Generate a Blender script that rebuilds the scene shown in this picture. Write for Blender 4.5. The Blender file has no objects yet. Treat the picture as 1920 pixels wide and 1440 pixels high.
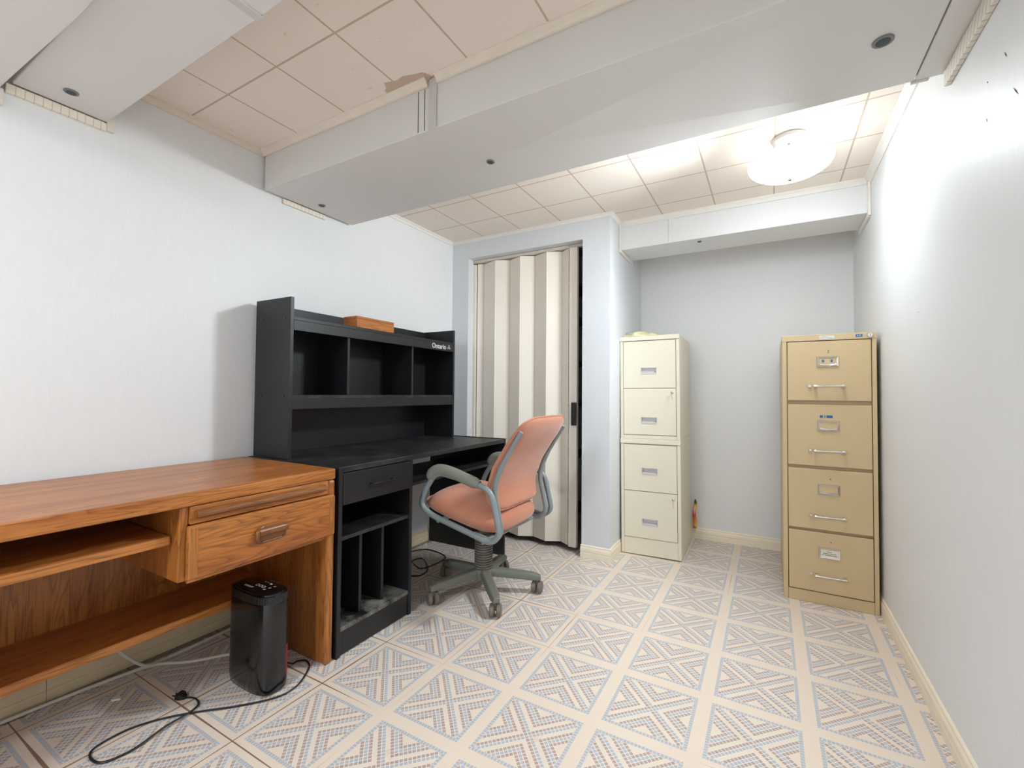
import bpy, bmesh, math, random
from mathutils import Vector, Matrix
random.seed(7)
SC = bpy.context.scene
COL = SC.collection
PI = math.pi
sin, cos = math.sin, math.cos

# ------------------------------------------------------------------ camera
def make_camera():
    f, yaw, p, r = 845.0, 0.519553, 0.025976, 0.008339
    right = Vector((cos(yaw), sin(yaw), 0))
    fwd = Vector((-sin(yaw) * cos(p), cos(yaw) * cos(p), sin(p)))
    up = right.cross(fwd)
    r2 = right * cos(r) + up * sin(r)
    u2 = -right * sin(r) + up * cos(r)
    cam = bpy.data.cameras.new('camera')
    cam.sensor_fit = 'HORIZONTAL'
    cam.sensor_width = 36.0
    cam.lens = f / 1920 * 36.0
    cam.shift_y = (715.08 - 720) / 1920
    cam.clip_start = 0.02
    o = bpy.data.objects.new('camera', cam)
    b = -fwd
    o.matrix_world = Matrix(((r2.x, u2.x, b.x, 0), (r2.y, u2.y, b.y, 0), (r2.z, u2.z, b.z, 1.03), (0, 0, 0, 1)))
    COL.objects.link(o)
    SC.camera = o
make_camera()

# ------------------------------------------------------------------ light and exposure
w = bpy.data.worlds.new('world'); SC.world = w; w.use_nodes = True
w.node_tree.nodes['Background'].inputs[0].default_value = (0.9, 0.95, 1, 1)
w.node_tree.nodes['Background'].inputs[1].default_value = 0.0
SC.view_settings.view_transform = 'Standard'
SC.view_settings.look = 'None'
SC.view_settings.gamma = 1.0
SC.view_settings.use_curve_mapping = False
SC.view_settings.exposure = 0.17
LAMP_BOWL = 27.0        # emission of the glass bowl over the far half of the room
LAMP_UP = 0.9           # bulb above the bowl, watts
LAMP_FILL = 150.0        # emission of the added fill bowl, unseen behind the camera
FILL_SPOT = 76.0        # spotlight added at the far lamp to brighten the left side
SC.cycles.max_bounces = 12
SC.cycles.diffuse_bounces = 8
SC.cycles.sample_clamp_indirect = 6.0

# ------------------------------------------------------------------ materials
def lin(c):
    return tuple(((v / 255) / 12.92 if v / 255 <= 0.04045 else ((v / 255 + 0.055) / 1.055) ** 2.4) for v in c) + (1.0,)

class N:
    """tiny node-graph helper"""
    def __init__(s, name):
        s.m = bpy.data.materials.new(name); s.m.use_nodes = True
        s.t = s.m.node_tree; s.b = s.t.nodes['Principled BSDF']
    def new(s, k, **kw):
        n = s.t.nodes.new(k)
        for a, v in kw.items(): setattr(n, a, v)
        return n
    def link(s, a, b): s.t.links.new(a, b)
    def val(s, sock, v):
        if hasattr(v, 'is_linked'): s.link(v, sock)
        else: sock.default_value = v
    def math(s, op, a, b=None, c=None, clamp=False):
        n = s.new('ShaderNodeMath', operation=op); n.use_clamp = clamp
        for i, v in enumerate((a, b, c)):
            if v is not None: s.val(n.inputs[i], v)
        return n.outputs[0]
    def mix(s, f, a, b):
        n = s.new('ShaderNodeMix', data_type='RGBA')
        s.val(n.inputs[0], f); s.val(n.inputs[6], a); s.val(n.inputs[7], b)
        return n.outputs[2]
    def coord(s, kind='Object', scale=(1, 1, 1), loc=(0, 0, 0), rot=(0, 0, 0)):
        if kind == 'World': o = s.new('ShaderNodeNewGeometry').outputs['Position']
        else: o = s.new('ShaderNodeTexCoord').outputs[kind]
        m = s.new('ShaderNodeMapping'); s.link(o, m.inputs[0])
        m.inputs['Scale'].default_value = scale; m.inputs['Location'].default_value = loc; m.inputs['Rotation'].default_value = rot
        return m.outputs[0]
    def noise(s, vec, scale, detail=4, rough=0.55, dist=0.0):
        n = s.new('ShaderNodeTexNoise'); s.link(vec, n.inputs['Vector'])
        n.inputs['Scale'].default_value = scale; n.inputs['Detail'].default_value = detail
        n.inputs['Roughness'].default_value = rough; n.inputs['Distortion'].default_value = dist
        return n.outputs[0]
    def ramp(s, f, stops):
        n = s.new('ShaderNodeValToRGB'); s.link(f, n.inputs[0])
        e = n.color_ramp.elements
        while len(e) < len(stops): e.new(0.5)
        for i, (p, c) in enumerate(stops): e[i].position = p; e[i].color = c
        return n.outputs[0]
    def bump(s, h, strength, dist=0.002):
        n = s.new('ShaderNodeBump'); s.link(h, n.inputs['Height'])
        n.inputs['Strength'].default_value = strength; n.inputs['Distance'].default_value = dist
        s.link(n.outputs[0], s.b.inputs['Normal'])
    def base(s, v): s.val(s.b.inputs['Base Color'], v)
    def set(s, rough=None, metal=None, spec=None):
        if rough is not None: s.b.inputs['Roughness'].default_value = rough
        if metal is not None: s.b.inputs['Metallic'].default_value = metal
        if spec is not None: s.b.inputs['Specular IOR Level'].default_value = spec
        return s

def plain(name, rgb, rough=0.5, metal=0.0, spec=0.5, vary=0.06, vscale=14, bump=0.0, bscale=300):
    n = N(name); c = lin(rgb); d = tuple(max(0, x * (1 - vary * 2)) for x in c[:3]) + (1,)
    v = n.coord('Object')
    n.base(n.mix(n.noise(v, vscale), c, d))
    n.set(rough, metal, spec)
    if bump: n.bump(n.noise(v, bscale, 3), bump, 0.001)
    return n.m

def wall_mat(name, rgb):
    n = N(name); v = n.coord('World', (1, 1, 0.12))
    streak = n.noise(v, 90, 3, 0.6)
    c = lin(rgb); d = tuple(x * 0.975 for x in c[:3]) + (1,)
    n.base(n.mix(n.ramp(streak, [(0.35, (0, 0, 0, 1)), (0.7, (1, 1, 1, 1))]), c, d))
    n.set(0.45, 0, 0.35)
    n.bump(n.noise(n.coord('World', (1, 1, 0.25)), 160, 4), 0.10, 0.0015)
    return n.m

def oak(name, axis, tone=1.0):
    """stained oak, grain running along the given local axis (0 x, 1 y, 2 z)"""
    n = N(name); M = n.math
    def stretched(across, along):
        sc = [across] * 3; sc[axis] = along
        return n.coord('Object', tuple(sc))
    slow = n.noise(stretched(5.0, .55), 1.6, 3, 0.5, .35)
    rings = M('FRACT', M('MULTIPLY', slow, 24.0))                     # long growth lines with cathedral arches
    line = n.ramp(rings, [(0.0, (1, 1, 1, 1)), (0.16, (.55, .55, .55, 1)), (0.42, (0, 0, 0, 1)), (0.93, (.1, .1, .1, 1)), (1.0, (1, 1, 1, 1))])
    fine = n.noise(stretched(150.0, 3.2), 1.5, 4, 0.65)
    pores = n.ramp(fine, [(0.50, (0, 0, 0, 1)), (0.68, (1, 1, 1, 1))])
    tone_n = n.noise(stretched(9.0, .8), 1.2, 3)
    k = tone
    light = tuple(x * k for x in lin((196, 126, 60))[:3]) + (1,)
    mid = tuple(x * k for x in lin((160, 90, 38))[:3]) + (1,)
    dark = tuple(x * k for x in lin((72, 35, 15))[:3]) + (1,)
    c = n.mix(n.ramp(tone_n, [(0.35, (0, 0, 0, 1)), (0.65, (1, 1, 1, 1))]), light, mid)
    c = n.mix(M('MULTIPLY', line, 0.46), c, dark)
    c = n.mix(M('MULTIPLY', pores, 0.62), c, dark)
    n.base(c)
    n.set(0.33, 0, 0.5)
    n.bump(fine, 0.12, 0.0008)
    return n.m

def floor_mat():
    n = N('vinyl_floor_tiles')
    pos = n.new('ShaderNodeNewGeometry').outputs['Position']
    sep = n.new('ShaderNodeSeparateXYZ'); n.link(pos, sep.inputs[0])
    M = n.math
    gx = M('DIVIDE', M('ADD', sep.outputs[0], 0.49 + 29.6), 0.296)
    gy = M('DIVIDE', M('ADD', sep.outputs[1], -0.77 + 30.7), 0.307)
    s = M('SUBTRACT', M('FRACT', gx), 0.5)
    t = M('SUBTRACT', M('FRACT', gy), 0.5)
    edge = M('SUBTRACT', 0.5, M('MAXIMUM', M('ABSOLUTE', s), M('ABSOLUTE', t)))      # distance to the tile's edge
    p = M('MULTIPLY', M('ADD', s, t), 0.70711)
    q = M('MULTIPLY', M('SUBTRACT', s, t), 0.70711)
    c = 0.0405
    ap, aq = M('ABSOLUTE', p), M('ABSOLUTE', q)
    d = M('MINIMUM', ap, aq)
    near_p = M('LESS_THAN', ap, aq)
    signed = M('ADD', M('MULTIPLY', near_p, p), M('MULTIPLY', M('SUBTRACT', 1.0, near_p), q))
    def band(v, a, b): return M('MULTIPLY', M('GREATER_THAN', v, a), M('LESS_THAN', v, b))
    blue = M('MAXIMUM', band(signed, 0.0, c), band(d, 3 * c, 4 * c))
    brown = M('MAXIMUM', band(signed, -c, 0.0), M('MAXIMUM', band(d, 2 * c, 3 * c), band(d, 4 * c, 5 * c)))
    # white joints between the little mosaic stones
    def joint(v, cell): return M('LESS_THAN', M('ABSOLUTE', M('SUBTRACT', M('FRACT', M('DIVIDE', M('ADD', v, 10 * cell), cell)), 0.5)), 0.425)
    stone = M('MULTIPLY', joint(p, c), joint(q, c))
    inside = M('GREATER_THAN', edge, 0.112)
    frame = band(edge, 0.072, 0.108)
    upright = M('GREATER_THAN', M('ABSOLUTE', s), M('ABSOLUTE', t))
    jf = M('ADD', M('MULTIPLY', upright, joint(t, c * .9)), M('MULTIPLY', M('SUBTRACT', 1.0, upright), joint(s, c * .9)))
    grain = n.noise(n.coord('World'), 60, 3)
    patch = n.noise(n.coord('World'), 3.0, 3)
    cream = n.mix(patch, lin((230, 217, 203)), lin((221, 205, 188)))
    joint_c = lin((236, 228, 219))
    bl = n.mix(grain, lin((166, 170, 178)), lin((191, 192, 196)))
    br = n.mix(grain, lin((160, 138, 130)), lin((195, 175, 166)))
    col = n.mix(M('MULTIPLY', M('MULTIPLY', blue, inside), 1.0), cream, n.mix(stone, joint_c, bl))
    col = n.mix(M('MULTIPLY', brown, inside), col, n.mix(stone, joint_c, br))
    col = n.mix(frame, col, n.mix(M('MAXIMUM', jf, 0.2), joint_c, bl))
    # thin printed lines in the cream band
    lines = M('MULTIPLY', M('LESS_THAN', edge, 0.068), M('GREATER_THAN', M('SINE', M('MULTIPLY', edge, 400.0)), 0.55))
    col = n.mix(M('MULTIPLY', lines, 0.5), col, lin((226, 200, 178)))
    # open seams between some tiles
    wear = n.noise(n.coord('World'), 1.3, 2)
    worn = M('MULTIPLY', M('SUBTRACT', -0.75, sep.outputs[0], clamp=True), 0.30)          # joints have opened along the left side
    sw = M('MULTIPLY', M('SUBTRACT', M('ADD', wear, worn), 0.55, clamp=True), 0.05)
    col = n.mix(M('MULTIPLY', M('LESS_THAN', edge, sw), 0.85), col, lin((112, 74, 52)))
    # brown staining that has soaked in near the walls
    st = n.math('MULTIPLY', M('GREATER_THAN', n.noise(n.coord('World'), 7.0, 5, 0.7), 0.66), 0.22)
    col = n.mix(st, col, lin((206, 168, 138)))
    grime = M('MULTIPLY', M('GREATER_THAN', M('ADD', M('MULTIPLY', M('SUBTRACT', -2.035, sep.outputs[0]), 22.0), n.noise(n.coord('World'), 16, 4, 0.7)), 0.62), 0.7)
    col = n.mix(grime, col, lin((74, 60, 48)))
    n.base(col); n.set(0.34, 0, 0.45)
    n.bump(n.math('ADD', stone, n.math('MULTIPLY', grain, 0.5)), 0.06, 0.0006)
    return n.m

def ceiling_mat(name, xo, yo, lw=0.0036, c1=(240, 231, 221), c2=(233, 222, 210), seam=.62):
    n = N(name); M = n.math
    pos = n.new('ShaderNodeNewGeometry').outputs['Position']
    sep = n.new('ShaderNodeSeparateXYZ'); n.link(pos, sep.inputs[0])
    def line(v, o):
        return M('ABSOLUTE', M('SUBTRACT', M('FRACT', M('ADD', M('DIVIDE', M('SUBTRACT', v, o), 0.304), 20.5)), 0.5))
    wob = M('MULTIPLY', M('SUBTRACT', n.noise(n.coord('World'), 30, 2), 0.5), 0.006)
    g = M('LESS_THAN', M('ADD', M('MINIMUM', line(sep.outputs[0], xo), line(sep.outputs[1], yo)), wob), lw / 0.304)
    pit = n.noise(n.coord('World'), 150, 4, 0.7)
    a = n.mix(n.noise(n.coord('World'), 2.2, 3), lin(c1), lin(c2))
    a = n.mix(M('MULTIPLY', M('GREATER_THAN', n.noise(n.coord('World'), 22, 2), 0.74), 0.25), a, lin((186, 164, 142)))
    n.base(n.mix(M('MULTIPLY', g, seam), a, lin((168, 138, 110))))
    n.set(0.85, 0, 0.2)
    n.bump(pit, 0.35, 0.0025)
    return n.m

def black_mat(name, dust=0.0):
    n = N(name); v = n.coord('Object')
    fine = n.noise(n.coord('Object', (3, 60, 60)), 6, 3)
    c = n.mix(fine, lin((19, 19, 22)), lin((28, 28, 31)))
    if dust:
        sp = n.noise(v, 9, 6, 0.72)
        c = n.mix(n.math('MULTIPLY', n.ramp(sp, [(0.42, (0, 0, 0, 1)), (0.66, (1, 1, 1, 1))]), dust), c, lin((150, 146, 139)))
    n.base(c); n.set(0.42, 0, 0.5)
    n.bump(n.noise(v, 420, 2), 0.10, 0.0006)
    return n.m

def fabric_mat():
    n = N('salmon_fabric'); v = n.coord('Object')
    weave = n.noise(v, 900, 2, 0.6)
    c = n.mix(weave, lin((170, 100, 77)), lin((196, 130, 103)))
    n.base(n.mix(n.math('MULTIPLY', n.noise(v, 7, 3), 0.5), c, lin((206, 152, 124))))
    n.set(0.95, 0, 0.15)
    n.b.inputs['Sheen Weight'].default_value = 0.35
    n.b.inputs['Sheen Roughness'].default_value = 0.5
    n.bump(weave, 0.35, 0.001)
    return n.m

def stripe_mat(name, a, b, axis, pitch, frac, tilt=0.0):
    """moulding with a row of small dark cuts"""
    n = N(name); M = n.math
    sep = n.new('ShaderNodeSeparateXYZ'); n.link(n.coord('Object'), sep.inputs[0])
    v = sep.outputs[axis]
    ln = M('LESS_THAN', M('FRACT', M('DIVIDE', M('ADD', M('ADD', v, M('MULTIPLY', sep.outputs[2], tilt)), 20.0), pitch)), frac)
    n.base(n.mix(M('MULTIPLY', ln, 0.4), lin(a), lin(b))); n.set(0.6)
    return n.m

def wrapper_mat():
    n = N('printed_wrapper')
    sep = n.new('ShaderNodeSeparateXYZ'); n.link(n.coord('Object'), sep.inputs[0])
    z = n.math('DIVIDE', sep.outputs[2], 0.205)
    z = n.math('ADD', z, n.math('MULTIPLY', n.math('SUBTRACT', n.noise(n.coord('Object'), 60, 3), 0.5), 0.25))
    r = n.ramp(z, [(0.0, lin((90, 30, 20))), (0.08, lin((240, 190, 90))), (0.3, lin((235, 130, 60))), (0.45, lin((220, 50, 40))), (0.62, lin((240, 190, 170))), (0.78, lin((245, 190, 40))), (0.88, lin((20, 70, 50)))])
    n.base(r); n.set(0.35)
    return n.m

MAT = {
    'wall': wall_mat('wall_paint', (228, 229, 230)),
    'wall_shaded': wall_mat('wall_paint_shaded', (216, 219, 223)),  # same wall paint, the closet front's blue-grey shading put into its colour
    'closet_dark': plain('closet_lining', (96, 92, 88), 0.8),
    'duct': plain('painted_duct_metal', (220, 218, 216), 0.5, 0, 0.4, 0.03, 3, 0.03, 60),
    'cleat': plain('painted_cleat', (204, 202, 200), 0.45),
    'seam': plain('dark_seam', (70, 66, 62), 0.8),
    'trim_lit': plain('lit_cream_trim', (236, 232, 226), 0.5, 0, 0.4, 0.04, 20),  # cream moulding near the lamp, whitening by its light painted in
    'trim': plain('cream_trim', (232, 222, 208), 0.5, 0, 0.4, 0.06, 20),
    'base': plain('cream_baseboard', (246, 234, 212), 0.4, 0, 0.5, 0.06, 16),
    'base_shadow': plain('shaded_baseboard', (226, 208, 172), 0.45, 0, 0.5, 0.1, 9),  # baseboard cream again, darkened: shade put into the colour
    'ceil_front': ceiling_mat('ceiling_tiles_front', -0.885, 0.930),
    'ceil_back': ceiling_mat('ceiling_tiles_back', -0.262, 2.362, 0.0024, (248, 245, 241), (242, 238, 233), .40),  # same tiles as the front, whitened by lamp light put into the colour
    'floor': floor_mat(),
    'oak_x': oak('oak_grain_along', 0), 'oak_z': oak('oak_grain_up', 2, 0.82), 'oak_y': oak('oak_grain_deep', 1),  # oak_z: same wood, darkened to carry the shade under the desk
    'oak_pull': oak('oak_pull_wood', 0, 0.5),
    'cedar': oak('orange_box_wood', 0, 1.05),
    'black': black_mat('black_laminate'), 'black_dust': black_mat('dusty_black_laminate', 0.12), 'black_dusty': black_mat('very_dusty_black_laminate', 0.95),
    'black_gloss': plain('black_gloss_plastic', (16, 16, 17), 0.16, 0, 0.6, 0.05),
    'black_plastic': plain('black_plastic', (22, 22, 23), 0.38),
    'dark_metal': plain('dark_metal', (52, 50, 48), 0.3, 0.8),
    'white_print': plain('white_print', (214, 214, 214), 0.6),
    'grey_print': plain('grey_print', (130, 132, 134), 0.6),
    'red': plain('red_sticker', (150, 34, 48), 0.4),
    'fabric': fabric_mat(),
    'tube': plain('grey_tube', (132, 140, 143), 0.35, 0.0, 0.6, 0.03),
    'armpad': plain('olive_grey_rubber', (126, 130, 120), 0.55, 0, 0.4, 0.04),
    'base_plastic': plain('grey_base_plastic', (112, 113, 103), 0.5, 0, 0.4, 0.05),
    'bellows': plain('bellows_rubber', (112, 106, 98), 0.6),
    'caster': plain('caster_plastic', (118, 108, 98), 0.45),
    'brown_knob': plain('brown_knob', (52, 38, 32), 0.4),
    'tan': plain('tan_enamel', (202, 178, 138), 0.38, 0, 0.5, 0.04, 5, 0.05, 500),
    'cream': plain('cream_enamel', (226, 219, 199), 0.36, 0, 0.5, 0.03, 5),
    'chrome': plain('chrome', (222, 220, 216), 0.14, 1.0),
    'silver': plain('silver_plastic', (206, 202, 202), 0.35, 0.1),
    'card': plain('card', (232, 224, 206), 0.8),
    'blue': plain('blue_tape', (40, 98, 150), 0.5),
    'vinyl': plain('vinyl_door', (236, 228, 216), 0.42, 0, 0.45, 0.03, 8),
    'vinyl_dark': plain('vinyl_hinge', (214, 203, 188), 0.5),
    'cable_white': plain('white_cable', (216, 210, 198), 0.45),
    'cable_black': plain('black_cable', (30, 30, 30), 0.42),
    'paper': plain('yellow_wrap', (238, 232, 186), 0.55, 0, 0.4, 0.08, 30),
    'scrap': plain('paper_scrap', (236, 232, 226), 0.8),
    'tick_x': stripe_mat('ticked_trim', (234, 224, 208), (140, 124, 104), 1, 0.021, 0.12),
    'tick_r': stripe_mat('ticked_trim_slanted', (226, 220, 206), (128, 120, 108), 1, 0.024, 0.20, 0.5),
    'wrapper': wrapper_mat(),
    'stain': plain('stain_brown', (216, 192, 172), 0.9, 0, 0.2, 0.15, 40),
    'brass': plain('brushed_knob', (150, 146, 140), 0.3, 0.7),
    'glass_inside': plain('white_glass', (244, 242, 238), 0.3),
    'plug_ring': plain('duct_plug_grey', (124, 126, 128), 0.5), 'plug_core': plain('duct_plug_dark', (58, 64, 70), 0.5),
}
def glow_mat(name, strength, rgb=(255, 244, 228)):
    n = N(name); n.base(lin((245, 242, 236))); n.set(0.3)
    n.b.inputs['Emission Color'].default_value = lin(rgb)
    n.b.inputs['Emission Strength'].default_value = strength
    return n.m
MAT['bowl'] = glow_mat('lit_glass_bowl', LAMP_BOWL, (238, 249, 255))
MAT['bowl_fill'] = glow_mat('lit_glass_bowl_fill', LAMP_FILL, (234, 247, 255))

# ------------------------------------------------------------------ mesh helpers
class B:
    def __init__(s): s.v = []; s.f = []; s.mi = []; s.cur = 0
    def add(s, vs, fs):
        o = len(s.v); s.v += [tuple(x) for x in vs]
        for f in fs: s.f.append([i + o for i in f]); s.mi.append(s.cur)
        return s
    def box(s, x0, x1, y0, y1, z0, z1):
        v = [(x, y, z) for z in (z0, z1) for y in (y0, y1) for x in (x0, x1)]
        return s.add(v, [(0, 2, 3, 1), (4, 5, 7, 6), (0, 1, 5, 4), (2, 6, 7, 3), (0, 4, 6, 2), (1, 3, 7, 5)])
    def loft(s, rings, cap0=True, cap1=True, closed=False):
        n = len(rings[0]); v = [p for r in rings for p in r]; f = []
        m = len(rings)
        for i in range(m if closed else m - 1):
            a, b = i * n, ((i + 1) % m) * n
            for j in range(n): k = (j + 1) % n; f.append((a + j, a + k, b + k, b + j))
        if not closed:
            if cap0: f.append(tuple(reversed(range(n))))
            if cap1: f.append(tuple(range((m - 1) * n, m * n)))
        return s.add(v, f)
    def prism(s, poly, axis, a, b):
        def P(u, w, t): return [(t, u, w), (u, t, w), (u, w, t)][axis]
        return s.loft([[P(u, w, t) for u, w in poly] for t in (a, b)])
    def tube(s, pts, r, n=10, closed=False, flat=1.0):
        pts = [Vector(p) for p in pts]; m = len(pts); rings = []
        prev = None
        for i, p in enumerate(pts):
            if closed: t = (pts[(i + 1) % m] - pts[i - 1]).normalized()
            else: t = (pts[min(i + 1, m - 1)] - pts[max(i - 1, 0)]).normalized()
            if prev is None:
                a = Vector((0, 0, 1)) if abs(t.z) < 0.9 else Vector((1, 0, 0))
                u = t.cross(a).normalized()
            else:
                u = (prev - t * prev.dot(t)).normalized()
            prev = u; wv = t.cross(u)
            rr = r[i] if isinstance(r, (list, tuple)) else r
            rings.append([p + u * (rr * cos(2 * PI * k / n)) + wv * (rr * flat * sin(2 * PI * k / n)) for k in range(n)])
        return s.loft(rings, closed=closed)
    def lathe(s, prof, c=(0, 0, 0), n=24, axis=2, cap=True):
        rings = []
        for r, h in prof:
            ring = []
            for k in range(n):
                a = 2 * PI * k / n
                q = (r * cos(a), r * sin(a))
                ring.append({2: (c[0] + q[0], c[1] + q[1], c[2] + h), 1: (c[0] + q[0], c[1] + h, c[2] - q[1]), 0: (c[0] + h, c[1] + q[0], c[2] + q[1])}[axis])
            rings.append(ring)
        return s.loft(rings, cap, cap)
    def grid(s, fn, nu, nv, wrap_u=False):
        v = [fn(i / nu, j / nv) for j in range(nv + 1) for i in range(nu + (0 if wrap_u else 1))]
        W = nu if wrap_u else nu + 1; f = []
        for j in range(nv):
            for i in range(nu):
                k = (i + 1) % W if wrap_u else i + 1
                f.append((j * W + i, j * W + k, (j + 1) * W + k, (j + 1) * W + i))
        return s.add(v, f)
    def build(s, name, m, parent=None, bevel=0.0, smooth=False, seg=2, subsurf=0, mats=None):
        me = bpy.data.meshes.new(name); me.from_pydata(s.v, [], s.f)
        bm = bmesh.new(); bm.from_mesh(me); bmesh.ops.remove_doubles(bm, verts=bm.verts, dist=1e-6)
        bmesh.ops.recalc_face_normals(bm, faces=bm.faces); bm.to_mesh(me); bm.free()
        for x in (mats or [m]): me.materials.append(MAT[x] if isinstance(x, str) else x)
        if mats and len(me.polygons) == len(s.mi):
            for p, i in zip(me.polygons, s.mi): p.material_index = i
        o = bpy.data.objects.new(name, me); COL.objects.link(o)
        if parent is not None: o.parent = parent
        if bevel:
            b = o.modifiers.new('bevel', 'BEVEL'); b.width = bevel; b.segments = seg; b.limit_method = 'ANGLE'; b.angle_limit = math.radians(40)
            b.harden_normals = False
        if subsurf:
            b = o.modifiers.new('sub', 'SUBSURF'); b.levels = subsurf; b.render_levels = subsurf
        if smooth:
            for p in me.polygons: p.use_smooth = True
            if smooth != 'all':
                try:
                    md = me
                    bm = bmesh.new(); bm.from_mesh(md)
                    for e in bm.edges:
                        if len(e.link_faces) == 2 and e.calc_face_angle(0) > math.radians(42): e.smooth = False
                    bm.to_mesh(md); bm.free()
                except Exception: pass
        return o
def box(name, m, parent, x0, x1, y0, y1, z0, z1, bevel=0.0):
    return B().box(x0, x1, y0, y1, z0, z1).build(name, m, parent, bevel)
def thing(name, label, cat, loc=(0, 0, 0), rz=0.0, group=None, ry=0.0):
    o = bpy.data.objects.new(name, None); COL.objects.link(o); o.empty_display_size = 0.05
    o.location = loc; o.rotation_euler = (0, ry, rz)
    o['label'] = label; o['category'] = cat
    if group: o['group'] = group
    return o
def tag(o, label, cat, group=None):
    o['label'] = label; o['category'] = cat
    if group: o['group'] = group
    return o
def struct(o):
    o['kind'] = 'structure'; return o
def round_path(pts, rad, k=5):
    """polyline with rounded corners"""
    pts = [Vector(p) for p in pts]; out = [pts[0]]
    for i in range(1, len(pts) - 1):
        p, a, b = pts[i], pts[i - 1], pts[i + 1]
        r = rad[i] if isinstance(rad, (list, tuple)) else rad
        d1, d2 = (a - p), (b - p); r = min(r, d1.length * 0.48, d2.length * 0.48)
        s, e = p + d1.normalized() * r, p + d2.normalized() * r
        for j in range(k + 1):
            t = j / k; out.append(s * (1 - t) ** 2 + p * 2 * t * (1 - t) + e * t * t)
    out.append(pts[-1]); return out
def smooth_path(pts, k=6):
    pts = [Vector(p) for p in pts]; out = []
    P = [pts[0] * 2 - pts[1]] + pts + [pts[-1] * 2 - pts[-2]]
    for i in range(1, len(P) - 2):
        a, b, c, d = P[i - 1:i + 3]
        for j in range(k):
            t = j / k
            out.append(0.5 * ((2 * b) + (c - a) * t + (2 * a - 5 * b + 4 * c - d) * t * t + (3 * b - a - 3 * c + d) * t ** 3))
    out.append(pts[-1]); return out

# ------------------------------------------------------------------ the room
XL, XR, YB, YF, ZC = -2.085, 0.460, 3.500, -1.90, 2.165
YC = 2.725            # front of the closet wall
XC = -0.860           # side of the closet wall
struct(box('floor', 'floor', None, XL - .1, XR + .1, YF - .1, YB + .1, -.06, 0))
b = B(); b.box(XL - .1, XR + .1, YF - .1, 1.50, ZC, ZC + .06); b.cur = 1; b.box(XL - .1, XR + .1, 1.50, YB + .1, ZC, ZC + .06)
struct(b.build('ceiling', None, None, mats=['ceil_front', 'ceil_back']))
struct(box('wall_left', 'wall', None, XL - .1, XL, YF - .1, YB + .1, 0, ZC))
wall_right = struct(box('wall_right', 'wall', None, XR, XR + .1, YF - .1, YB + .1, 0, ZC))
struct(box('wall_back', 'wall', None, XL, XR, YB, YB + .1, 0, ZC))
struct(box('wall_front', 'wall', None, XL, XR, YF - .1, YF, 0, ZC))
b = B()
T = .07; OX0, OX1, OZ = -1.938, -1.042, 2.026
b.box(XL, OX0, YC, YC + T, 0, ZC).box(OX0, OX1, YC, YC + T, OZ, ZC).box(OX1, XC, YC, YC + T, 0, ZC).box(XC - T, XC, YC + T, YB, 0, ZC)
struct(b.build('wall_closet', 'wall_shaded'))

def cove(name, m, p0, p1, out, drop=.024, thick=.020):
    """small moulding under the ceiling between two points; out = direction into the room"""
    p0, p1, o = Vector(p0), Vector(p1), Vector(out)
    prof = [(0, 0), (thick, 0), (thick, -.004), (thick * .55, -drop * .45), (.007, -drop * .8), (.006, -drop), (0, -drop)]
    rings = [[p + o * a + Vector((0, 0, h)) for a, h in prof] for p in (p0, p1)]
    return struct(B().loft(rings).build(name, m))
e = .0012
cove('trim_1', 'trim', (XL, .665, ZC), (XL, 1.243, ZC), (1, 0, 0))
cove('trim_2', 'trim_lit', (XL, 1.758, ZC), (XL, YC - .021, ZC), (1, 0, 0))
cove('trim_3', 'trim_lit', (XL, YC, ZC), (XC + .02, YC, ZC), (0, -1, 0), .022)
cove('trim_4', 'trim_lit', (XC, YC, ZC), (XC, 2.913, ZC), (1, 0, 0), .022)
cove('trim_5', 'trim_lit', (XR, 1.758, ZC), (XR, 2.913, ZC), (-1, 0, 0), .036, .028)
cove('trim_6', 'trim', (-2.072, 1.243, ZC), (-1.072, 1.243, ZC), (0, -1, 0), .026, .024)
cove('trim_7', 'trim', (-1.030, 1.243, ZC), (XR - .001, 1.243, ZC), (0, -1, 0), .026, .024)
cove('trim_8', 'trim_lit', (XC + .014, 2.934, ZC), (XR - .014, 2.934, ZC), (0, -1, 0), .030, .024)

def baseboard(name, m, p0, p1, out, h=.078):
    p0, p1, o = Vector(p0), Vector(p1), Vector(out)
    prof = [(0, 0), (.012, 0), (.012, .030), (.0105, .034), (.0125, .040), (.0115, .056), (.007, .066), (.0075, .073), (.003, h), (0, h)]
    rings = [[p + o * a + Vector((0, 0, z)) for a, z in prof] for p in (p0, p1)]
    return struct(B().loft(rings).build(name, m))
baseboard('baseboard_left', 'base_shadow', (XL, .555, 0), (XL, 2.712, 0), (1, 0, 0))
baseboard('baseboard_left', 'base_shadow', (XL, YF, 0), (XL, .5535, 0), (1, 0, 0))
baseboard('baseboard_right', 'base', (XR, YF, 0), (XR, 3.487, 0), (-1, 0, 0))
baseboard('baseboard_back', 'base', (XC + .013, YB, 0), (XR - .001, YB, 0), (0, -1, 0))
baseboard('baseboard_closet', 'base', (OX1 - .004, YC, 0), (XC + .0125, YC, 0), (0, -1, 0))
baseboard('baseboard_closet', 'base', (XC, YC - .0005, 0), (XC, 3.487, 0), (1, 0, 0))
baseboard('baseboard_closet', 'base_shadow', (XL + .013, YC, 0), (OX0, YC, 0), (0, -1, 0))

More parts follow.
